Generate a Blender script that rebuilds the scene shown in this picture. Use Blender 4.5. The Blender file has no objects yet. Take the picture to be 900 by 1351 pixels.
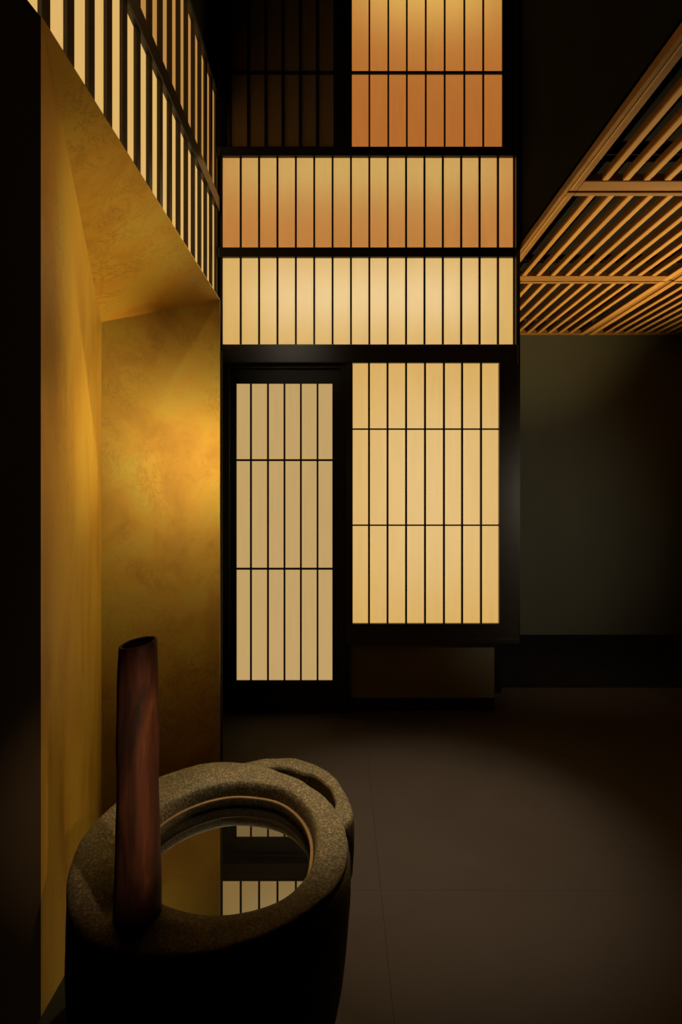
import bpy, bmesh, math, random
from mathutils import Vector, noise

random.seed(4)
scene = bpy.context.scene
COL = scene.collection

# ------------------------------------------------------------------ camera
F = 730.0            # focal length in pixels of the 900x1351 frame
EYE = 1.4            # camera height
HOR = 648.0          # horizon row
D = 3.504            # distance of the paper-screen wall
cam_d = bpy.data.cameras.new('camera')
cam = bpy.data.objects.new('camera', cam_d)
COL.objects.link(cam)
cam.location = (0, 0, EYE)
cam.rotation_euler = (math.pi / 2, 0, 0)
cam_d.sensor_fit = 'HORIZONTAL'
cam_d.sensor_width = 36
cam_d.lens = 36 * F / 900
cam_d.shift_y = -27.5 / 900
cam_d.clip_start = 0.02
scene.camera = cam

# ------------------------------------------------------------------ world, lamps, exposure
world = bpy.data.worlds.new('world')
scene.world = world
world.use_nodes = True
world.node_tree.nodes['Background'].inputs[0].default_value = (0.9, 0.7, 0.5, 1)
world.node_tree.nodes['Background'].inputs[1].default_value = 0.003
scene.view_settings.view_transform = 'Standard'
scene.view_settings.look = 'None'
scene.view_settings.exposure = 0
scene.view_settings.gamma = 1


def spot(name, loc, target, power, color, angle, blend=1.0, radius=0.05):
    l = bpy.data.lights.new(name, 'SPOT')
    l.energy = power
    l.color = color
    l.spot_size = math.radians(angle)
    l.spot_blend = blend
    l.shadow_soft_size = radius
    o = bpy.data.objects.new(name, l)
    COL.objects.link(o)
    o.location = loc
    o.rotation_euler = (Vector(target) - Vector(loc)).to_track_quat('-Z', 'Y').to_euler()
    return o


def area(name, loc, rot, sx, sy, power, color, spread=180):
    l = bpy.data.lights.new(name, 'AREA')
    l.shape = 'RECTANGLE'
    l.size = sx
    l.size_y = sy
    l.energy = power
    l.color = color
    l.spread = math.radians(spread)
    o = bpy.data.objects.new(name, l)
    COL.objects.link(o)
    o.location = loc
    o.rotation_euler = rot
    return o


def at(x, y, d):
    return Vector(((x - 450) / F * d, d, EYE + (HOR - y) / F * d))


# ceiling spotlight on the open floor
spot('floor_spotlight', (0.38, 1.75, 4.6), (0.36, 2.24, 0), 430, (1.0, 0.76, 0.56), 25, 1.0, 0.06)
# unseen lamps added on the right to brighten the gold alcove
spot('alcove_fill', (2.3, 1.9, 1.75), at(315, 640, 2.80), 98, (1.0, 0.80, 0.44), 40, 1.0, 0.04)
spot('alcove_side_fill', (2.7, 3.2, 0.75), at(102, 440, 1.9), 560, (1.0, 0.82, 0.42), 22, 1.0, 0.04)
# another added lamp, unseen in the void, lifting the low part of the alcove
spot('alcove_low_fill', (0.3, 3.2, 4.5), at(98, 770, 1.85), 560, (1.0, 0.82, 0.38), 25, 1.0, 0.04)
# unseen fill added over the stone basin to brighten its rim
spot('basin_fill', (0.25, 1.95, 4.4), (-0.12, 1.28, 0.7), 600, (1.0, 0.78, 0.44), 10, 1.0, 0.03)
# fill light added out of view to pick out the bamboo tube
spot('tube_fill', (0.75, -0.3, 1.9), (-0.335, 0.94, 0.93), 105, (1.0, 0.66, 0.40), 12.5, 1.0, 0.02)
# small downlight in front of the long beam
spot('beam_spotlight', (-0.50, 1.1, 3.0), (-0.30, 3.44, 2.29), 9, (1.0, 0.85, 0.65), 20, 1.0, 0.05)
# fills added out to the right to light the slatted ceiling and far wall
spot('ceiling_fill', (2.9, 3.8, 0.2), (1.90, 3.85, 2.9), 620, (1.0, 0.75, 0.34), 79, 1.0, 0.08)
spot('far_wall_fill', (2.3, 1.7, 1.4), (1.30, 5.39, 0.95), 88, (1.0, 0.84, 0.62), 66, 1.0, 0.05)

# lamps in the light boxes behind the paper (face the room, -Y)
BACK = (math.radians(-90), 0, 0)


def box_lamp(name, x0, y0, x1, y1, power, color, gap=0.28):
    a, b = at(x0, y0, D), at(x1, y1, D)
    area(name, ((a.x + b.x) / 2, D + gap, (a.z + b.z) / 2), BACK,
         abs(b.x - a.x), abs(a.z - b.z), power, color, 180)


box_lamp('transom_lamp', 330, 375, 640, 405, 0.75, (0.8, 0.95, 1.0))
box_lamp('bay_window_lamp', 485, 520, 650, 780, 0.72, (0.8, 0.95, 1.0))
box_lamp('amber_transom_lamp', 300, 214, 670, 230, 0.75, (0.6, 1.0, 0.45))
box_lamp('high_window_lamp', 475, -120, 655, 20, 1.15, (1.0, 0.95, 0.3))

# ------------------------------------------------------------------ materials
MATS = {}


def new_mat(name):
    m = bpy.data.materials.new(name)
    m.use_nodes = True
    nt = m.node_tree
    b = nt.nodes['Principled BSDF']
    MATS[name] = m
    return m, nt, b


def coords(nt, scale=(1, 1, 1), kind='Object'):
    tc = nt.nodes.new('ShaderNodeTexCoord')
    mp = nt.nodes.new('ShaderNodeMapping')
    mp.inputs['Scale'].default_value = scale
    if kind == 'World':
        g = nt.nodes.new('ShaderNodeNewGeometry')
        nt.links.new(g.outputs['Position'], mp.inputs['Vector'])
        nt.nodes.remove(tc)
    else:
        nt.links.new(tc.outputs[kind], mp.inputs['Vector'])
    return mp.outputs['Vector']


def noise_tex(nt, vec, scale, detail=4, rough=0.55, distort=0):
    n = nt.nodes.new('ShaderNodeTexNoise')
    n.inputs['Scale'].default_value = scale
    n.inputs['Detail'].default_value = detail
    n.inputs['Roughness'].default_value = rough
    n.inputs['Distortion'].default_value = distort
    nt.links.new(vec, n.inputs['Vector'])
    return n.outputs['Fac']


def ramp(nt, fac, stops):
    r = nt.nodes.new('ShaderNodeValToRGB')
    while len(r.color_ramp.elements) < len(stops):
        r.color_ramp.elements.new(0.5)
    for e, (p, c) in zip(r.color_ramp.elements, stops):
        e.position = p
        e.color = (*c, 1)
    nt.links.new(fac, r.inputs['Fac'])
    return r.outputs['Color']


def bump(nt, b, fac, strength, dist):
    bn = nt.nodes.new('ShaderNodeBump')
    bn.inputs['Strength'].default_value = strength
    bn.inputs['Distance'].default_value = dist
    nt.links.new(fac, bn.inputs['Height'])
    nt.links.new(bn.outputs['Normal'], b.inputs['Normal'])


def plain(name, c0, c1, rough, scale=6, spec=0.5, stretch=(1, 1, 1), bmp=0.15, bd=0.002, kind='World'):
    m, nt, b = new_mat(name)
    v = coords(nt, stretch, kind)
    f = noise_tex(nt, v, scale, 5)
    nt.links.new(ramp(nt, f, [(0.3, c0), (0.7, c1)]), b.inputs['Base Color'])
    b.inputs['Roughness'].default_value = rough
    b.inputs['Specular IOR Level'].default_value = spec
    bump(nt, b, f, bmp, bd)
    return m


plain('black_lacquer', (0.012, 0.011, 0.009), (0.018, 0.016, 0.013), 0.42, 8, 0.35, (1, 1, 6), 0.05)
plain('black_beam', (0.026, 0.023, 0.019), (0.034, 0.030, 0.025), 0.30, 8, 0.45, (1, 6, 6), 0.04)
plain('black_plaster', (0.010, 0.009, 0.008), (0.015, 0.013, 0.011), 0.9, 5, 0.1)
plain('void_black', (0.0075, 0.0080, 0.0075), (0.010, 0.0105, 0.0095), 0.95, 5, 0.05)
plain('lattice_black', (0.05, 0.036, 0.022), (0.07, 0.05, 0.03), 0.6, 10, 0.3, (1, 1, 8))
plain('olive_plaster', (0.088, 0.088, 0.062), (0.100, 0.100, 0.070), 0.85, 3, 0.15, (1, 1, 0.2))
plain('brown_panel', (0.17, 0.145, 0.095), (0.20, 0.17, 0.11), 0.75, 5, 0.2)
plain('cedar', (0.36, 0.175, 0.040), (0.46, 0.24, 0.06), 0.55, 5, 0.35, (1.5, 0.25, 1.5), 0.1, 0.001)
plain('cedar_dark', (0.20, 0.095, 0.022), (0.28, 0.13, 0.032), 0.6, 5, 0.3, (0.25, 1.5, 1.5), 0.1, 0.001)
plain('brown_wall', (0.032, 0.022, 0.013), (0.046, 0.030, 0.018), 0.85, 3, 0.1, (1, 1, 0.5))


def make_floor_mat():
    m, nt, b = new_mat('floor_plaster')
    v = coords(nt, (1, 1, 1), 'World')
    f = noise_tex(nt, v, 1.3, 6, 0.6, 0.4)
    g = noise_tex(nt, v, 22, 8, 0.7, 0.6)
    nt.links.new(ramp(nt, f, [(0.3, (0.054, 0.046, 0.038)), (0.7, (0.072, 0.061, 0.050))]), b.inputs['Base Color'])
    b.inputs['Roughness'].default_value = 0.62
    b.inputs['Specular IOR Level'].default_value = 0.12
    bump(nt, b, g, 0.25, 0.003)


make_floor_mat()


def make_gold(name, stretch, rough=0.42):
    m, nt, b = new_mat(name)
    v = coords(nt, stretch, 'World')
    big = noise_tex(nt, v, 3.0, 4, 0.6, 0.5)
    base = ramp(nt, big, [(0.30, (0.50, 0.25, 0.026)), (0.50, (0.64, 0.36, 0.040)), (0.68, (0.62, 0.43, 0.060))])
    # thin worn cracks in the leaf
    vein = noise_tex(nt, v, 9.0, 12, 0.78, 0.7)
    a = nt.nodes.new('ShaderNodeMath'); a.operation = 'SUBTRACT'; a.inputs[1].default_value = 0.5
    nt.links.new(vein, a.inputs[0])
    ab = nt.nodes.new('ShaderNodeMath'); ab.operation = 'ABSOLUTE'
    nt.links.new(a.outputs[0], ab.inputs[0])
    line = ramp(nt, ab.outputs[0], [(0.0, (1, 1, 1)), (0.016, (0, 0, 0))])
    patch = noise_tex(nt, v, 2.2, 3, 0.6)
    pm = ramp(nt, patch, [(0.42, (0, 0, 0)), (0.64, (0.75, 0.75, 0.75))])
    mu = nt.nodes.new('ShaderNodeMath'); mu.operation = 'MULTIPLY'
    nt.links.new(line, mu.inputs[0]); nt.links.new(pm, mu.inputs[1])
    mx = nt.nodes.new('ShaderNodeMix'); mx.data_type = 'RGBA'
    nt.links.new(mu.outputs[0], mx.inputs['Factor'])
    nt.links.new(base, mx.inputs['A'])
    mx.inputs['B'].default_value = (0.16, 0.10, 0.03, 1)
    nt.links.new(mx.outputs['Result'], b.inputs['Base Color'])
    b.inputs['Metallic'].default_value = 0.55
    b.inputs['Roughness'].default_value = rough
    bump(nt, b, noise_tex(nt, v, 30, 6, 0.6), 0.08, 0.002)


make_gold('gold_leaf', (1, 1, 1))
make_gold('gold_leaf_brushed', (1.3, 1.3, 0.65))


def make_granite():
    m, nt, b = new_mat('granite')
    v = coords(nt)
    sp = noise_tex(nt, v, 215, 4, 0.75)
    mid = noise_tex(nt, v, 30, 5, 0.6)
    c = ramp(nt, sp, [(0.36, (0.045, 0.036, 0.022)), (0.52, (0.13, 0.105, 0.062)), (0.64, (0.34, 0.26, 0.15))])
    d = ramp(nt, mid, [(0.3, (0.72, 0.72, 0.72)), (0.7, (1, 1, 1))])
    mx = nt.nodes.new('ShaderNodeMix'); mx.data_type = 'RGBA'; mx.blend_type = 'MULTIPLY'
    mx.inputs['Factor'].default_value = 1
    nt.links.new(c, mx.inputs['A']); nt.links.new(d, mx.inputs['B'])
    nt.links.new(mx.outputs['Result'], b.inputs['Base Color'])
    b.inputs['Roughness'].default_value = 0.62
    b.inputs['Specular IOR Level'].default_value = 0.35
    bump(nt, b, sp, 0.5, 0.002)


make_granite()


def make_bamboo():
    m, nt, b = new_mat('smoked_bamboo')
    v = coords(nt, (1, 1, 0.06))
    f = noise_tex(nt, v, 60, 5, 0.6)
    v2 = coords(nt, (1, 1, 0.28))
    g = noise_tex(nt, v2, 14, 4, 0.6, 0.8)
    c = ramp(nt, g, [(0.34, (0.030, 0.012, 0.007)), (0.52, (0.11, 0.035, 0.014)), (0.68, (0.26, 0.10, 0.022))])
    d = ramp(nt, f, [(0.3, (0.6, 0.6, 0.6)), (0.7, (1, 1, 1))])
    mx = nt.nodes.new('ShaderNodeMix'); mx.data_type = 'RGBA'; mx.blend_type = 'MULTIPLY'
    mx.inputs['Factor'].default_value = 1
    nt.links.new(c, mx.inputs['A']); nt.links.new(d, mx.inputs['B'])
    nt.links.new(mx.outputs['Result'], b.inputs['Base Color'])
    b.inputs['Roughness'].default_value = 0.62
    b.inputs['Specular IOR Level'].default_value = 0.3
    bump(nt, b, f, 0.5, 0.001)


make_bamboo()
plain('bamboo_inside', (0.04, 0.012, 0.006), (0.06, 0.018, 0.008), 0.8, 20, 0.1)


def make_copper():
    m, nt, b = new_mat('copper')
    v = coords(nt)
    f = noise_tex(nt, v, 20, 4)
    nt.links.new(ramp(nt, f, [(0.3, (0.16, 0.095, 0.045)), (0.7, (0.22, 0.13, 0.06))]), b.inputs['Base Color'])
    b.inputs['Metallic'].default_value = 0.3
    b.inputs['Roughness'].default_value = 0.6


make_copper()


def make_water():
    m, nt, b = new_mat('still_water')
    nt.nodes.remove(b)
    out = nt.nodes['Material Output']
    gl = nt.nodes.new('ShaderNodeBsdfGlossy')
    gl.inputs['Color'].default_value = (0.95, 0.95, 0.9, 1)
    gl.inputs['Roughness'].default_value = 0.0
    di = nt.nodes.new('ShaderNodeBsdfDiffuse')
    v = coords(nt)
    f = noise_tex(nt, v, 6, 3)
    nt.links.new(ramp(nt, f, [(0.3, (0.004, 0.003, 0.002)), (0.7, (0.008, 0.006, 0.004))]), di.inputs['Color'])
    mx = nt.nodes.new('ShaderNodeMixShader')
    mx.inputs[0].default_value = 0.32
    nt.links.new(di.outputs[0], mx.inputs[1])
    nt.links.new(gl.outputs[0], mx.inputs[2])
    nt.links.new(mx.outputs[0], out.inputs['Surface'])


make_water()


def paper(name, emit, strength, trans=(0.8, 0.75, 0.6), fibre=0.05):
    """backlit paper: glows evenly and also passes the light of the lamps behind it"""
    m, nt, b = new_mat(name)
    nt.nodes.remove(b)
    out = nt.nodes['Material Output']
    v = coords(nt, (3, 3, 0.25), 'World')
    f = noise_tex(nt, v, 14, 6, 0.65)
    lo = tuple(c * (1 - fibre) for c in emit)
    hi = tuple(c * (1 + fibre) for c in emit)
    e = nt.nodes.new('ShaderNodeEmission')
    e.inputs['Strength'].default_value = strength
    nt.links.new(ramp(nt, f, [(0.3, lo), (0.7, hi)]), e.inputs['Color'])
    t = nt.nodes.new('ShaderNodeBsdfTranslucent')
    t.inputs['Color'].default_value = (*trans, 1)
    ad = nt.nodes.new('ShaderNodeAddShader')
    nt.links.new(e.outputs[0], ad.inputs[0])
    nt.links.new(t.outputs[0], ad.inputs[1])
    nt.links.new(ad.outputs[0], out.inputs['Surface'])
    return m


paper('paper_cream', (0.67, 0.395, 0.105), 1.0)
paper('paper_amber', (0.50, 0.185, 0.040), 1.0, fibre=0.08)
paper('paper_high', (0.43, 0.135, 0.024), 1.0)
paper('paper_door', (0.53, 0.345, 0.135), 1.0, fibre=0.03)
paper('paper_lattice', (0.73, 0.445, 0.14), 1.0)
paper('paper_lattice_dim', (0.48, 0.235, 0.055), 1.0)
plain('paper_unlit', (0.26, 0.20, 0.14), (0.30, 0.23, 0.16), 0.9, 10, 0.1, (3, 3, 0.3))


# ------------------------------------------------------------------ builders
def M(name):
    return MATS[name]


def tag(o, label=None, cat=None, group=None, kind=None):
    if label: o['label'] = label
    if cat: o['category'] = cat
    if group: o['group'] = group
    if kind: o['kind'] = kind
    return o


def empty(name, loc):
    o = bpy.data.objects.new(name, None)
    o.empty_display_size = 0.1
    COL.objects.link(o)
    o.location = loc
    return o


CACHE = {}


def box_mesh(sx, sy, sz, mat, bev):
    key = (round(sx, 4), round(sy, 4), round(sz, 4), mat, bev)
    if key in CACHE:
        return CACHE[key]
    bm = bmesh.new()
    bmesh.ops.create_cube(bm, size=1)
    for v in bm.verts:
        v.co.x *= sx; v.co.y *= sy; v.co.z *= sz
    if bev > 0:
        bmesh.ops.bevel(bm, geom=bm.edges[:], offset=bev, segments=1, affect='EDGES')
    me = bpy.data.meshes.new('box')
    bm.to_mesh(me); bm.free()
    me.materials.append(M(mat))
    CACHE[key] = me
    return me


def box(name, x0, x1, y0, y1, z0, z1, mat, parent=None, bev=0.0, kind=None):
    me = box_mesh(abs(x1 - x0), abs(y1 - y0), abs(z1 - z0), mat, bev)
    o = bpy.data.objects.new(name, me)
    COL.objects.link(o)
    c = Vector(((x0 + x1) / 2, (y0 + y1) / 2, (z0 + z1) / 2))
    if parent:
        o.parent = parent
        c = c - parent.location
    o.location = c
    if kind: o['kind'] = kind
    return o


def pbox(name, px0, py0, px1, py1, d, depth, mat, parent=None, bev=0.0, kind=None):
    """box whose front face fills a pixel rectangle at distance d"""
    a, b = at(px0, py0, d), at(px1, py1, d)
    return box(name, a.x, b.x, d, d + depth, b.z, a.z, mat, parent, bev, kind)


def sheet(name, p0, p1, mat, parent):
    """single sheet of paper spanning the box p0..p1 whose x or y extent is nil"""
    c = (Vector(p0) + Vector(p1)) / 2
    h = (Vector(p1) - Vector(p0)) / 2
    key = (round(h.x, 4), round(h.y, 4), round(h.z, 4), mat, 'sheet')
    if key not in CACHE:
        me = bpy.data.meshes.new('sheet')
        me.from_pydata([(-h.x, -h.y, -h.z), (h.x, h.y, -h.z), (h.x, h.y, h.z), (-h.x, -h.y, h.z)], [], [(0, 1, 2, 3)])
        me.materials.append(M(mat))
        CACHE[key] = me
    o = bpy.data.objects.new(name, CACHE[key])
    COL.objects.link(o)
    o.parent = parent
    o.location = c - parent.location
    return o


def mesh_obj(name, verts, faces, mat, parent=None, smooth=False, kind=None, loc=None):
    loc = Vector(loc) if loc is not None else Vector((0, 0, 0))
    me = bpy.data.meshes.new(name)
    me.from_pydata([Vector(v) - loc for v in verts], [], faces)
    me.update()
    bm = bmesh.new(); bm.from_mesh(me)
    bmesh.ops.recalc_face_normals(bm, faces=bm.faces[:])
    bm.to_mesh(me); bm.free()
    if smooth:
        me.polygons.foreach_set('use_smooth', [True] * len(me.polygons))
    mats = mat if isinstance(mat, (list, tuple)) else [mat]
    for mm in mats:
        me.materials.append(M(mm))
    o = bpy.data.objects.new(name, me)
    COL.objects.link(o)
    if parent:
        o.parent = parent
        o.location = loc - parent.location
    else:
        o.location = loc
    if kind: o['kind'] = kind
    return o


# ------------------------------------------------------------------ key dimensions (metres)
XW_BLOCK = -0.614          # edge line of the gold alcove block
XW_LAT = -0.772            # left lattice plane
XR_VOID = 1.128            # right side of the tall void
Z_TRANS = EYE + 202 * 0.0048
Z_CEIL = EYE + 317 * 0.0048
Y_FAR = 1.54 * D
Z_TOP = 5.6
X_RIGHT = 3.5
Y_REAR = -1.6

# ------------------------------------------------------------------ floor
floor = box('floor', -1.9, X_RIGHT, Y_REAR, Y_FAR + 0.05, -0.12, -0.012, 'black_plaster')
tag(floor, 'dark brown floor of large earthen slabs with hairline joints', kind='structure')
joint = 0.0006
xs = [-1.9, -0.86, 0.14, 1.14, 2.14, 3.14, X_RIGHT]
ys = [Y_REAR, -0.06, 0.94, 1.94, 2.94, 3.94, 4.94, Y_FAR + 0.05]
for i in range(len(xs) - 1):
    for j in range(len(ys) - 1):
        box('slab', xs[i] + joint / 2, xs[i + 1] - joint / 2, ys[j] + joint / 2, ys[j + 1] - joint / 2,
            -0.012, 0.0, 'floor_plaster' if ys[j] < 3.9 else 'black_plaster', floor, 0.0004)  # black far slabs put the shade of the far floor into the colour

# ------------------------------------------------------------------ plain shell
tag(box('wall_far', XR_VOID - 0.2, X_RIGHT, Y_FAR, Y_FAR + 0.1, 0, Z_CEIL + 0.3, 'olive_plaster', kind='structure'),
    'dark olive plaster wall at the far end under the slatted ceiling')
tag(box('wall_right', X_RIGHT, X_RIGHT + 0.1, Y_REAR, Y_FAR, 0, Z_CEIL + 0.3, 'black_plaster', kind='structure'),
    'black wall closing the right side of the room')
tag(box('wall_front', -1.9, X_RIGHT, Y_REAR - 0.1, Y_REAR, 0, Z_TOP, 'black_plaster', kind='structure'),
    'black wall behind the viewpoint')
tag(box('wall_void', XR_VOID, XR_VOID + 0.08, Y_REAR, D + 0.2, Z_CEIL + 0.03, Z_TOP, 'void_black', kind='structure'),
    'black upper wall of the tall void above the edge of the slatted ceiling')
tag(box('wall_upper_left', XW_LAT - 0.1, XW_LAT, Y_REAR, D + 0.2, EYE + 516 * 0.0048, Z_TOP, 'void_black', kind='structure'),
    'black upper wall above the lattice screen on the left')
tag(box('ceiling_void', -1.0, XR_VOID + 0.1, Y_REAR, D + 0.3, Z_TOP, Z_TOP + 0.1, 'void_black', kind='structure'),
    'black ceiling high above the tall void')
tag(box('wall_back', -1.9, XR_VOID - 0.02, D + 0.33, D + 0.39, 0, Z_TOP, 'void_black', kind='structure'),
    'black wall behind the paper screens')
tag(box('ceiling_slab', XR_VOID + 0.08, X_RIGHT, Y_REAR, Y_FAR, Z_CEIL + 0.22, Z_CEIL + 0.3, 'void_black', kind='structure'),
    'black slab hidden above the slatted ceiling')


# ------------------------------------------------------------------ paper screens on the back wall
def shoji(name, label, x0, y0, x1, y1, d, vx, hy, mat, fr, deep=0.14, bar=2.6, hbar=2.6, frame_mat='black_lacquer', lift=0.0):
    """fr = frame widths in px (left, top, right, bottom); vx / hy = muntin positions in px"""
    c = at((x0 + x1) / 2, y1 + fr[3], d)
    root = empty(name, c)
    tag(root, label, kind='structure')
    gx = [x0] + list(vx) + [x1]
    gy = [y0] + list(hy) + [y1]
    pd = d + 0.014
    k = pd / d
    for i in range(len(gx) - 1):
        for j in range(len(gy) - 1):
            a, b = at(gx[i], gy[j], d), at(gx[i + 1], gy[j + 1], d)
            e = 0.0005
            x_lo = a.x + e if i else a.x - 0.006
            x_hi = b.x - e if i < len(gx) - 2 else b.x + 0.006
            z_hi = a.z - e if j else a.z + 0.006
            z_lo = b.z + e if j < len(gy) - 2 else b.z - 0.006
            sheet('pane', (x_lo, pd, z_lo), (x_hi, pd, z_hi), mat, root)
    for x in vx:
        a, b = at(x - bar / 2, y0, d), at(x + bar / 2, y1, d)
        box('muntin', a.x, b.x, d, pd - 0.0006, b.z, a.z, frame_mat, root)
    for y in hy:
        a, b = at(x0, y - hbar / 2, d), at(x1, y + hbar / 2, d)
        box('cross_bar', a.x, b.x, d + 0.002, pd - 0.0004, b.z, a.z, frame_mat, root)
    L, T, R, B = fr
    dd = d - lift
    if L: pbox('stile', x0 - L, y0, x0, y1, dd, deep, frame_mat, root, 0.0015)
    if R: pbox('stile', x1, y0, x1 + R, y1, dd, deep, frame_mat, root, 0.0015)
    if T: pbox('rail', x0 - L, y0 - T, x1 + R, y0, dd, deep, frame_mat, root, 0.0015)
    if B: pbox('rail', x0 - L, y1, x1 + R, y1 + B, dd, deep, frame_mat, root, 0.0015)
    return root


def spaced(a, b, n):
    return [a + (b - a) * i / n for i in range(1, n)]


band_x = [317.5 + 24.28 * i for i in range(15)]
shoji('window_1', 'cream backlit paper bay window of tall panes right of the sliding door',
      465.5, 479, 659, 823, D - 0.05, [487, 511.5, 536, 561, 586, 610, 635], [566, 693],
      'paper_cream', (8, 0, 25, 24), 0.17, 2.6, 2.0, 'black_beam', 0.012)
shoji('window_2', 'bright cream backlit paper transom directly above the long black beam',
      293.5, 338.5, 677.5, 454, D, band_x, [], 'paper_cream', (3, 0, 7, 0), 0.18)
shoji('window_3', 'amber backlit paper transom above the bright cream one',
      293.5, 205, 677.5, 326, D, band_x, [], 'paper_amber', (3, 0, 7, 0), 0.18)
shoji('window_4', 'orange backlit paper window high on the right of the tall void',
      464.5, -160, 663, 193, D, [487.5, 512.5, 537, 562, 587, 613, 638], [-28, 95],
      'paper_high', (4, 6, 22, 0), 0.18, 2.2, 3.4)
shoji('window_5', 'unlit brown paper window high beside the orange one',
      304, -160, 440, 193, D, [327, 350, 372.5, 395.5, 418], [-28, 95],
      'paper_unlit', (5, 6, 4, 0), 0.18, 2.4, 3.4)
door = shoji('door_1', 'dim beige paper sliding door with a black frame beside the gold alcove',
             312, 506, 438.5, 898, D + 0.005, [331, 353.5, 375.3, 397, 419], [607, 750.5],
             'paper_door', (9, 20, 11, 38), 0.035, 2.4, 2.6)

# trims of the screen wall
tag(pbox('trim_1', 287, 454, 684, 478.5, D - 0.06, 0.38, 'black_beam', None, 0.004, 'structure'),
    'long glossy black beam between the transom and the door')
tag(pbox('trim_2', 288, 326, 684, 338.5, D - 0.012, 0.33, 'black_lacquer', None, 0.003, 'structure'),
    'black rail between the amber and the cream transoms')
tag(pbox('trim_3', 288, 193, 684, 205, D - 0.014, 0.33, 'black_lacquer', None, 0.003, 'structure'),
    'black rail below the high windows')
tag(pbox('trim_4', 444, -170, 460.5, 193, D - 0.004, 0.32, 'black_plaster', None, 0.002, 'structure'),
    'black post between the two high windows')
tag(pbox('trim_5', 284, -170, 299, 193, D - 0.004, 0.32, 'void_black', None, 0.002, 'structure'),
    'black post in the left corner of the high windows')
tag(pbox('trim_6', 284, 478.5, 303, 942, D - 0.02, 0.34, 'black_lacquer', None, 0.002, 'structure'),
    'black door post beside the gold alcove')
tag(pbox('trim_7', 449.5, 478.5, 457.5, 942, D - 0.03, 0.34, 'black_lacquer', None, 0.002, 'structure'),
    'black post between the sliding door and the bay window')
tag(pbox('trim_8', 303, 478.5, 449.5, 486, D - 0.016, 0.34, 'black_lacquer', None, 0.002, 'structure'),
    'black lintel above the sliding door')
tag(pbox('trim_9', 303, 936, 449.5, 945, D - 0.01, 0.34, 'black_lacquer', None, 0.002, 'structure'),
    'black threshold under the sliding door')
# sill of the bay and the recessed base below it
a, b = at(457, 843, D - 0.07), at(684.5, 849, D - 0.07)
tag(box('trim_10', a.x, b.x, D - 0.07, D + 0.15, b.z, a.z, 'black_beam', None, 0.002, 'structure'),
    'black sill board under the bay window')
a, b = at(457.5, 846, D), at(654, 941, D)
tag(box('wall_base', a.x, b.x, D + 0.03, D + 0.19, 0.02, a.z, 'brown_panel', None, 0.0, 'structure'),
    'dark brown panel recessed under the bay window')
tag(box('baseboard_back', a.x, b.x, D + 0.018, D + 0.03, 0.0, 0.082, 'black_lacquer', None, 0.001, 'structure'),
    'black baseboard under the recessed brown panel')
# side of the bay that turns into the right-hand room
tag(box('trim_13', XR_VOID - 0.03, XR_VOID - 0.006, D - 0.04, D + 0.40, 0.45, Z_TOP, 'black_lacquer', None, 0, 'structure'),
    'black edge board on the right side of the bay')
tag(box('wall_bay_side', 0.90, 0.99, D + 0.39, Y_FAR, 0, 0.45, 'void_black', None, 0, 'structure'),
    'black low wall under the bay side')
tag(box('wall_bay_upper', 0.90, XR_VOID - 0.012, D + 0.39, Y_FAR, 0.45, Z_CEIL + 0.05, 'void_black', None, 0, 'structure'),
    'black wall on the side of the bay')

# ------------------------------------------------------------------ slatted ceiling
ceil = box('ceiling', XR_VOID, XR_VOID + 0.022, Y_REAR, Y_FAR, Z_CEIL - 0.004, Z_CEIL + 0.05, 'cedar_dark', None, 0.002)
tag(ceil, 'cedar slatted coffer ceiling over the right side of the room', kind='structure')
MX = 1.262
xcols = [XR_VOID + 0.022, XR_VOID + MX, XR_VOID + 2 * MX - 0.0]
yrows = [-0.9, 0.38, 1.60, 2.815, 4.02, Y_FAR]
for ci in range(2):
    for ri in range(5):
        x0, x1 = xcols[ci], (xcols[ci + 1] if ci == 0 else X_RIGHT)
        if ci == 1: x1 = min(XR_VOID + 2 * MX, X_RIGHT)
        y0, y1 = yrows[ri], yrows[ri + 1]
        w = 0.045
        gap = 0.010
        z0, z1 = Z_CEIL, Z_CEIL + 0.040
        xa, xb, ya, yb = x0 + 0.024 * (ci > 0), x1 - 0.024, y0 + gap * (ri > 0), y1 - gap * (ri < 4)
        far_w = 0.085 if ri < 4 else 0.05
        box('coffer_rail', xa, xa + w, ya, yb, z0, z1, 'cedar' if ci else 'cedar_dark', ceil, 0.003)
        box('coffer_rail', xb - w, xb, ya, yb, z0, z1, 'cedar', ceil, 0.003)
        box('coffer_board', xa + w, xb - w, yb - far_w, yb, z0, z1, 'cedar_dark', ceil, 0.003)
        box('coffer_board', xa + w, xb - w, ya, ya + 0.030, z0, z1, 'cedar_dark', ceil, 0.003)
        pitch = 0.098
        ns = int(round((xb - xa - 2 * w) / pitch)) - 1
        for k in range(1, ns + 1):
            xc = xa + w + (xb - xa - 2 * w) * k / (ns + 1)
            box('slat', xc - 0.017, xc + 0.017, ya + 0.030, yb - far_w, z0 + 0.004, z0 + 0.044, 'cedar', ceil, 0.004)
        box('backing', xa, xb, ya, yb, z1 + 0.12, z1 + 0.13, 'void_black', ceil)
        if ci == 0:
            box('highlight_strip', xa + 0.002, xa + 0.012, ya + 0.02, yb - 0.02, z0 - 0.006, z0, 'cedar', ceil, 0.002)  # lighter strip draws the lit edge line of the outer rail
            box('seam_board', xb, xb + 0.048, ya, yb, z0 + 0.012, z1, 'cedar_dark', ceil)
box('coffer_rail', XR_VOID + 2 * MX, X_RIGHT, -0.9, Y_FAR, Z_CEIL, Z_CEIL + 0.04, 'cedar_dark', ceil)

# ------------------------------------------------------------------ lattice screens on the left wall
Y0L, Y1L = 0.30 * D, D - 0.004


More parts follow.
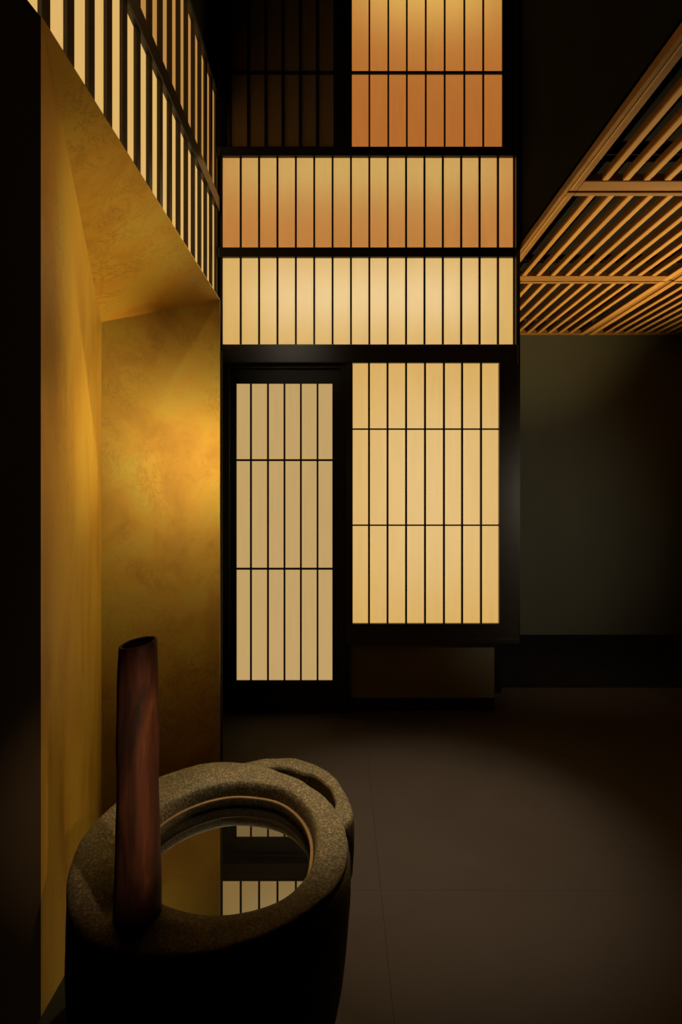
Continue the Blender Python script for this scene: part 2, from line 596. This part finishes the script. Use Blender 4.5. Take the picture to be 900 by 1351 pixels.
def lattice(name, label, z0, z1, mat):
    root = empty(name, (XW_LAT, (Y0L + Y1L) / 2, z0))
    tag(root, label, kind='structure')
    pitch = 0.0378 * D
    cy = 0.4134 * D
    while cy > Y0L + pitch: cy -= pitch
    ctr = []
    while cy < Y1L - 0.01:
        ctr.append(cy); cy += pitch
    w = 0.040
    edges = [Y0L] + ctr + [Y1L]
    for i in range(len(edges) - 1):
        sheet('pane', (XW_LAT - 0.0135, edges[i] + 0.0005, z0 - 0.003), (XW_LAT - 0.0135, edges[i + 1] - 0.0005, z1 + 0.003), mat, root)
    for c in ctr:
        box('lattice_bar', XW_LAT - 0.0128, XW_LAT + 0.001, c - w / 2, c + w / 2, z0, z1, 'lattice_black', root, 0.001)
    return root


ZR0, ZR1, ZT = EYE + 366 * 0.0048, EYE + 384 * 0.0048, EYE + 512 * 0.0048
lattice('window_6', 'cream backlit paper behind black vertical bars, lower tier of the left wall', Z_TRANS - 0.02, ZR0, 'paper_lattice')
lattice('window_7', 'dimmer amber backlit paper behind black bars, upper tier of the left wall', ZR1, ZT, 'paper_lattice_dim')
tag(box('trim_11', XW_LAT - 0.05, XW_LAT + 0.010, Y0L, D - 0.03, ZR0, ZR1, 'black_beam', None, 0.003, 'structure'),
    'dark rail between the two tiers of the left lattice screen')
tag(box('trim_12', XW_LAT - 0.05, XW_LAT + 0.014, Y0L, D - 0.03, ZT, ZT + 0.03, 'black_beam', None, 0.003, 'structure'),
    'dark head rail on top of the left lattice screen')
tag(box('wall_left_cavity', XW_LAT - 0.12, XW_LAT - 0.09, Y0L, D + 0.1, Z_TRANS - 0.02, ZT, 'void_black', None, 0, 'structure'),
    'black cavity wall behind the left lattice screen')
tag(box('wall_left_near', XW_LAT - 0.1, XW_LAT - 0.005, Y_REAR, Y0L, Z_TRANS, EYE + 512 * 0.0048 + 0.03, 'void_black', None, 0, 'structure'),
    'black wall in front of the left lattice screen')

# ------------------------------------------------------------------ gold alcove block and dark wall on the left
A = (XW_BLOCK, 0.323 * D)
C_ = (-0.4328 * D * 0.68, 0.68 * D)
B = (XW_BLOCK, 0.80 * D)
zA = Z_TRANS
zC = EYE + (HOR - 425) / F * 0.68 * D
XL = -1.9


def prism(name, foot, z0, z1, mat, parent=None, kind=None, loc=None):
    n = len(foot)
    vs = [(x, y, z0) for x, y in foot] + [(x, y, z1) for x, y in foot]
    fs = [tuple(range(n))[::-1], tuple(range(n, 2 * n))]
    for i in range(n):
        j = (i + 1) % n
        fs.append((i, j, n + j, n + i))
    return mesh_obj(name, vs, fs, mat, parent, kind=kind, loc=loc)


wall_left = prism('wall_left', [(A[0], A[1]), (-0.98, Y_REAR), (XL, Y_REAR), (XL, A[1] + 0.02)], 0, Z_TRANS, 'brown_wall',
                  kind='structure', loc=(-0.9, 0, 0))
tag(wall_left, 'very dark brown wall at the left edge in front of the gold alcove')
# alcove: three gold-leafed faces on a dark block
alc = prism('wall_alcove', [(XL, A[1] + 0.021), (A[0] - 0.008, A[1] + 0.001), (C_[0] - 0.006, C_[1]), (B[0] - 0.004, B[1] + 0.006),
                            (B[0] - 0.004, B[1] + 0.09), (-0.80, B[1] + 0.14), (-0.80, D - 0.09), (XL, D - 0.09)], 0, zC, 'black_plaster',
            kind='structure', loc=(-1.2, 2.4, 0))
tag(alc, 'gold-leafed angular alcove with a sloping gold soffit on the left')
mesh_obj('gold_face', [(A[0], A[1], 0), (C_[0], C_[1], 0), (C_[0], C_[1], zC), (A[0], A[1], zA),
                       (A[0] - 0.007, A[1], 0), (C_[0] - 0.006, C_[1] + 0.003, 0), (C_[0] - 0.006, C_[1] + 0.003, zC), (A[0] - 0.007, A[1], zA)],
         [(0, 1, 2, 3), (5, 4, 7, 6), (0, 4, 5, 1), (3, 2, 6, 7), (0, 3, 7, 4)], 'gold_leaf_brushed', alc, loc=(A[0], A[1], 0))
mesh_obj('gold_face', [(C_[0], C_[1], 0), (B[0], B[1], 0), (B[0], B[1], zA), (C_[0], C_[1], zC),
                       (C_[0], C_[1] + 0.006, 0), (B[0], B[1] + 0.006, 0), (B[0], B[1] + 0.006, zA), (C_[0], C_[1] + 0.006, zC)],
         [(0, 1, 2, 3), (5, 4, 7, 6), (1, 5, 6, 2), (3, 2, 6, 7), (0, 3, 7, 4)], 'gold_leaf', alc, loc=(B[0], B[1], 0))
mesh_obj('gold_soffit', [(A[0], A[1], zA), (B[0], B[1], zA), (C_[0], C_[1], zC),
                         (A[0], A[1], zA + 0.004), (B[0], B[1], zA + 0.004), (C_[0], C_[1], zC + 0.004)],
         [(0, 1, 2), (5, 4, 3), (0, 1, 4, 3), (1, 2, 5, 4), (2, 0, 3, 5)], 'gold_leaf', alc, loc=(C_[0], C_[1], zC))
# the solid over the soffit, level on top
q = zA + 0.0045
r_ = zC + 0.001
mesh_obj('block_top', [(A[0] - 0.004, A[1], q), (B[0] - 0.004, B[1] + 0.006, q), (B[0] - 0.004, B[1] + 0.09, q), (-0.80, B[1] + 0.14, q), (-0.80, D - 0.09, q),
                       (XL, D - 0.09, q), (XL, A[1] + 0.021, q),
                       (C_[0] - 0.006, C_[1] + 0.004, r_), (B[0] - 0.004, B[1] + 0.09, r_), (-0.80, B[1] + 0.14, r_), (-0.80, D - 0.09, r_), (XL, D - 0.09, r_), (XL, A[1] + 0.021, r_)],
         [(0, 1, 2, 3, 4, 5, 6), (1, 7, 8, 2), (2, 8, 9, 3), (3, 9, 10, 4), (4, 10, 11, 5), (5, 11, 12, 6), (6, 12, 7, 0), (7, 12, 11, 10, 9, 8), (0, 7, 1)], 'black_plaster', alc, loc=(-1.2, 2.4, zC))

# ------------------------------------------------------------------ stone basin
CX, CY, ZR = -0.2745, 1.144, 0.70
basin = empty('stone_basin', (CX, CY, 0.34))
tag(basin, 'rough dark granite water basin with a round bore and a crescent handle', 'basin')


def fbm(p, s, o=4):
    return noise.fractal(Vector(p) * s, 0.8, 2.0, o)


OC, IC, HC = Vector((-0.262, 1.13)), Vector((-0.225, 1.13)), Vector((-0.14, 1.28))
OUTER = [(-72, .288), (-45, .297), (-26.6, .298), (-12.5, .286), (9, .273), (32, .270), (45, .272), (58, .278), (80, .297), (100, .318),
         (126, .304), (161, .279), (176, .273), (203, .270), (250, .279)]
INNER = [(-110, .195), (-83, .207), (-54, .214), (-42, .204), (-12, .179), (8, .1745), (26, .177), (47, .187), (66, .201), (88, .207),
         (103, .213), (140, .205), (180, .195), (215, .188)]
HOUT = [(-60, .17), (-25.7, .178), (-16, .176), (-1.4, .167), (21, .161), (45, .173), (71, .198), (88, .215), (107, .222), (117, .224), (150, .215)]
HIN = [(-60, .12), (-30, .122), (-4.7, .1262), (8, .1255), (20, .127), (40, .134), (58, .1437), (75.6, .1495), (89.5, .162), (104, .171), (150, .18)]


def table(tab, deg, closed=True):
    """smooth radius lookup in a list of (degrees, radius)"""
    if closed:
        t = [(a - 360, r) for a, r in tab[-3:]] + tab + [(a + 360, r) for a, r in tab[:3]]
        while deg < tab[0][0]: deg += 360
        while deg >= tab[0][0] + 360: deg -= 360
    else:
        t = [tab[0]] + tab + [tab[-1]]
    for i in range(1, len(t) - 2):
        if t[i][0] <= deg <= t[i + 1][0] + 1e-6:
            a0, r0 = t[i - 1]; a1, r1 = t[i]; a2, r2 = t[i + 1]; a3, r3 = t[i + 2]
            h = a2 - a1
            u = (deg - a1) / h
            m1 = (r2 - r0) / max(1e-6, a2 - a0) * h
            m2 = (r3 - r1) / max(1e-6, a3 - a1) * h
            return ((2 * u ** 3 - 3 * u ** 2 + 1) * r1 + (u ** 3 - 2 * u ** 2 + u) * m1
                    + (-2 * u ** 3 + 3 * u ** 2) * r2 + (u ** 3 - u ** 2) * m2)
    return t[-1][1]


NB = 180
OUT_R = [table(OUTER, 360 * k / NB) for k in range(NB)]
IN_R = [table(INNER, 360 * k / NB) for k in range(NB)]


def smooth(v, n):
    for _ in range(n):
        v = [(v[i - 1] + 2 * v[i] + v[(i + 1) % len(v)]) / 4 for i in range(len(v))]
    return v


OUT_R, IN_R = smooth(OUT_R, 12), smooth(IN_R, 12)


def bore(k, off=0.0):
    t = 2 * math.pi * k / NB
    return IC.x + (IN_R[k % NB] + off) * math.cos(t), IC.y + (IN_R[k % NB] + off) * math.sin(t)


def basin_body():
    vs, fs = [], []
    outer = [(0.34, 0.024), (0.345, 0.0215), (0.37, 0.017), (0.396, 0.0135), (0.43, 0.009), (0.474, 0.0055), (0.52, 0.003), (0.57, 0.001),
             (0.615, 0.0), (0.65, 0.0), (0.672, 0.0005), (0.684, 0.002), (0.6915, 0.005)]
    top = [(0.06, 0.6965), (0.13, 0.699), (0.24, 0.700), (0.38, 0.700), (0.52, 0.700), (0.66, 0.7000), (0.78, 0.6998), (0.88, 0.699), (0.95, 0.6975)]
    inner = [(0.694, 0.0), (0.686, -0.003), (0.675, -0.0045), (0.66, -0.006), (0.62, -0.007), (0.575, -0.008), (0.55, -0.03), (0.535, -0.08)]
    rows = [('o',) + r for r in outer] + [('t',) + r for r in top] + [('i',) + r for r in inner]
    for ri, (kind, p, q) in enumerate(rows):
        for k in range(NB):
            t = 2 * math.pi * k / NB
            c, sn = math.cos(t), math.sin(t)
            ox, oy = OC.x + OUT_R[k] * c, OC.y + OUT_R[k] * sn
            ix, iy = bore(k)
            if kind == 'o':
                z = p
                x, y = ox - q * c - q, oy - q * sn
            elif kind == 't':
                z = q
                x, y = ox + (ix - ox) * p, oy + (iy - oy) * p
            else:
                z = p
                x, y = bore(k, q)
            if 1 < ri < len(rows) - 3:
                n1 = fbm((x, y, z), 7, 3)
                n2 = fbm((x + 3, y, z), 42, 3)
                amt = (0.0030 * n1 + 0.0014 * n2) * (1 if kind != 'i' else 0.35)
                x += c * amt; y += sn * amt
                if z > 0.66:
                    z += 0.0018 * n1 + 0.0012 * n2
            # the front-left lip is worn low and round; a hollow holds the tube, with a small knob on its right
            if z > 0.60 and kind != 'i' or z > 0.68:
                w = (z - 0.60) / 0.10
                fl = max(0.0, math.cos(t - math.radians(232)))
                edge = 1.0 if kind == 'o' else max(0.0, 1 - (p if kind == 't' else 1) * 1.6)
                z -= w * fl ** 2 * (0.006 + 0.020 * edge)
                z += w * 0.016 * math.exp(-(math.hypot(x + 0.303, y - 0.985) / 0.013) ** 2)
                z -= w * 0.014 * math.exp(-(math.hypot(x + 0.392, y - 0.952) / 0.022) ** 2)
                z += w * 0.009 * math.exp(-(math.hypot(x + 0.405, y - 1.035) / 0.035) ** 2)
            vs.append((x, y, z))
    R = len(rows)
    for r in range(R - 1):
        for k in range(NB):
            k2 = (k + 1) % NB
            fs.append((r * NB + k, r * NB + k2, (r + 1) * NB + k2, (r + 1) * NB + k))
    fs.append(tuple(range(NB))[::-1])
    fs.append(tuple((R - 1) * NB + k for k in range(NB)))
    return vs, fs


vs, fs = basin_body()
o = mesh_obj('body', vs, fs, 'granite', basin, True, loc=(CX, CY, 0.34))
sub = o.modifiers.new('sub', 'SUBSURF'); sub.levels = 1; sub.render_levels = 1


def crescent():
    """open crescent handle grown out of the back right of the basin"""
    N = 84
    a0, a1 = -31.0, 148.0
    # closed profile: outer wall up, over the top, inner wall down; (z, outer shrink) then (z, inner shrink)
    po = [(0.42, 0.070), (0.46, 0.040), (0.50, 0.016), (0.55, 0.003), (0.60, 0.0), (0.65, 0.0), (0.668, 0.0015), (0.6775, 0.003), (0.6805, 0.008)]
    pi_ = [(0.6805, 0.005), (0.678, 0.001), (0.668, 0.0), (0.64, 0.0), (0.58, 0.0), (0.52, 0.0), (0.44, 0.0)]
    P = len(po) + len(pi_)
    vs, fs = [], []
    for k in range(N + 1):
        d = a0 + (a1 - a0) * k / N
        t = math.radians(d)
        ro, ri = table(HOUT, d, False), table(HIN, d, False)
        for z, q in po:
            n1 = 0.0022 * fbm((math.cos(t) * .2, math.sin(t) * .2, z), 14, 3)
            r = max(ri + 0.012, ro - q + n1)
            vs.append((HC.x + r * math.cos(t), HC.y + r * math.sin(t), z + n1 * (z > 0.66)))
        for z, q in pi_:
            n1 = 0.0018 * fbm((math.cos(t) * .2, math.sin(t) * .2, z + 2), 14, 3)
            r = ri + q + n1
            vs.append((HC.x + r * math.cos(t), HC.y + r * math.sin(t), z + n1 * (z > 0.66)))
    for k in range(N):
        for p in range(P):
            p2 = (p + 1) % P
            fs.append((k * P + p, (k + 1) * P + p, (k + 1) * P + p2, k * P + p2))
    fs.append(tuple(range(P)))
    fs.append(tuple(N * P + p for p in range(P))[::-1])
    return vs, fs


vs, fs = crescent()
mesh_obj('handle', vs, fs, 'granite', basin, True, loc=(HC.x, HC.y, 0.45))


def ring(name, z, off, w, h, mat, parent):
    prof = [(w, -h), (-w, -h), (-w, h * 0.6), (-w * 0.6, h), (w, h)]
    vs, fs = [], []
    for k in range(NB):
        for (a, b) in prof:
            x, y = bore(k, off + a)
            vs.append((x, y, z + b))
    P = len(prof)
    for k in range(NB):
        k2 = (k + 1) % NB
        for p in range(P):
            p2 = (p + 1) % P
            fs.append((k * P + p, k2 * P + p, k2 * P + p2, k * P + p2))
    return mesh_obj(name, vs, fs, mat, parent, True, loc=(IC.x, IC.y, z))


tag(ring('liner_ring', 0.664, -0.010, 0.0035, 0.0022, 'copper', basin), 'thin copper-brown ring inside the bore')

# water
wv = [(*bore(k, -0.0115), 0.642) for k in range(NB)]
wv2 = [(*bore(k, -0.0125), 0.600) for k in range(NB)]
wf = [tuple(range(NB)), tuple(range(NB, 2 * NB))[::-1]] + [(k, NB + k, NB + (k + 1) % NB, (k + 1) % NB) for k in range(NB)]
tag(mesh_obj('water', wv + wv2, wf, 'still_water', None, loc=(IC.x, IC.y, 0.600)),
    'still black water in the stone basin reflecting the paper screens', 'water')
# stone base the basin stands on
v = at(57, 1340, 1.10)
bs = box('stone_plinth', -0.6085, -0.060, 0.86, 1.27, 0.0, 0.34, 'black_plaster', None, 0.006)
tag(bs, 'low black square block under the granite basin', 'plinth')

# ------------------------------------------------------------------ bamboo tube
P0 = Vector((-0.3405, 0.927, 0.690))
P1 = Vector((-0.3480, 0.948, 1.140))


def tube():
    N, H = 48, 28
    vs, fs = [], []

    def pt(t, u, rad, inner):
        c = P0.lerp(P1, u)
        bulge = 0.0005 * math.sin(u * 9 + 1) + 0.0004 * math.sin(u * 23)
        r = rad + bulge + 0.0012 * fbm((math.cos(t), math.sin(t), u * 2), 1.7, 2)
        x = c.x + r * math.cos(t) + 0.0006 * math.sin(u * 7)
        y = c.y + r * math.sin(t)
        z = c.z
        if u > 0.9:
            z += (u - 0.9) / 0.1 * (0.0045 * math.cos(t) + 0.002 * math.sin(t))
        return (x, y, z)
    rad = lambda u: 0.0385 - 0.0066 * u ** 0.8
    for h in range(H + 1):
        for k in range(N):
            vs.append(pt(2 * math.pi * k / N, h / H, rad(h / H), False))
    for k in range(N):
        x, y, z = pt(2 * math.pi * k / N, 1.0, rad(1) - 0.0015, True)
        vs.append((x, y, z + 0.0012))
    for k in range(N):
        x, y, z = pt(2 * math.pi * k / N, 1.0, rad(1) - 0.0050, True)
        vs.append((x, y, z + 0.0006))
    inner0 = len(vs) - N
    R = H + 3
    for r in range(R - 1):
        for k in range(N):
            k2 = (k + 1) % N
            fs.append((r * N + k, r * N + k2, (r + 1) * N + k2, (r + 1) * N + k))
    fs.append(tuple(range(N))[::-1])
    top = [vs[inner0 + k] for k in range(N)]
    return vs, fs, top


vs, fs, top = tube()
bam = mesh_obj('bamboo_tube', vs, fs, 'smoked_bamboo', None, True, loc=(P0.x, P0.y, 0.690))
tag(bam, 'upright reddish-brown hollow bamboo tube standing on the basin rim', 'bamboo')
N = 48
iv = list(top)
for zz in (1.10, 0.95):
    iv += [(P1.x + (t[0] - P1.x) * 0.96, P1.y + (t[1] - P1.y) * 0.96, zz) for t in top]
ifs = []
for r in range(2):
    for k in range(N):
        k2 = (k + 1) % N
        ifs.append((r * N + k, (r + 1) * N + k, (r + 1) * N + k2, r * N + k2))
ifs.append(tuple(2 * N + k for k in range(N)))
io = mesh_obj('inner_wall', iv, ifs, 'bamboo_inside', bam, True, loc=(P1.x, P1.y, 1.0))
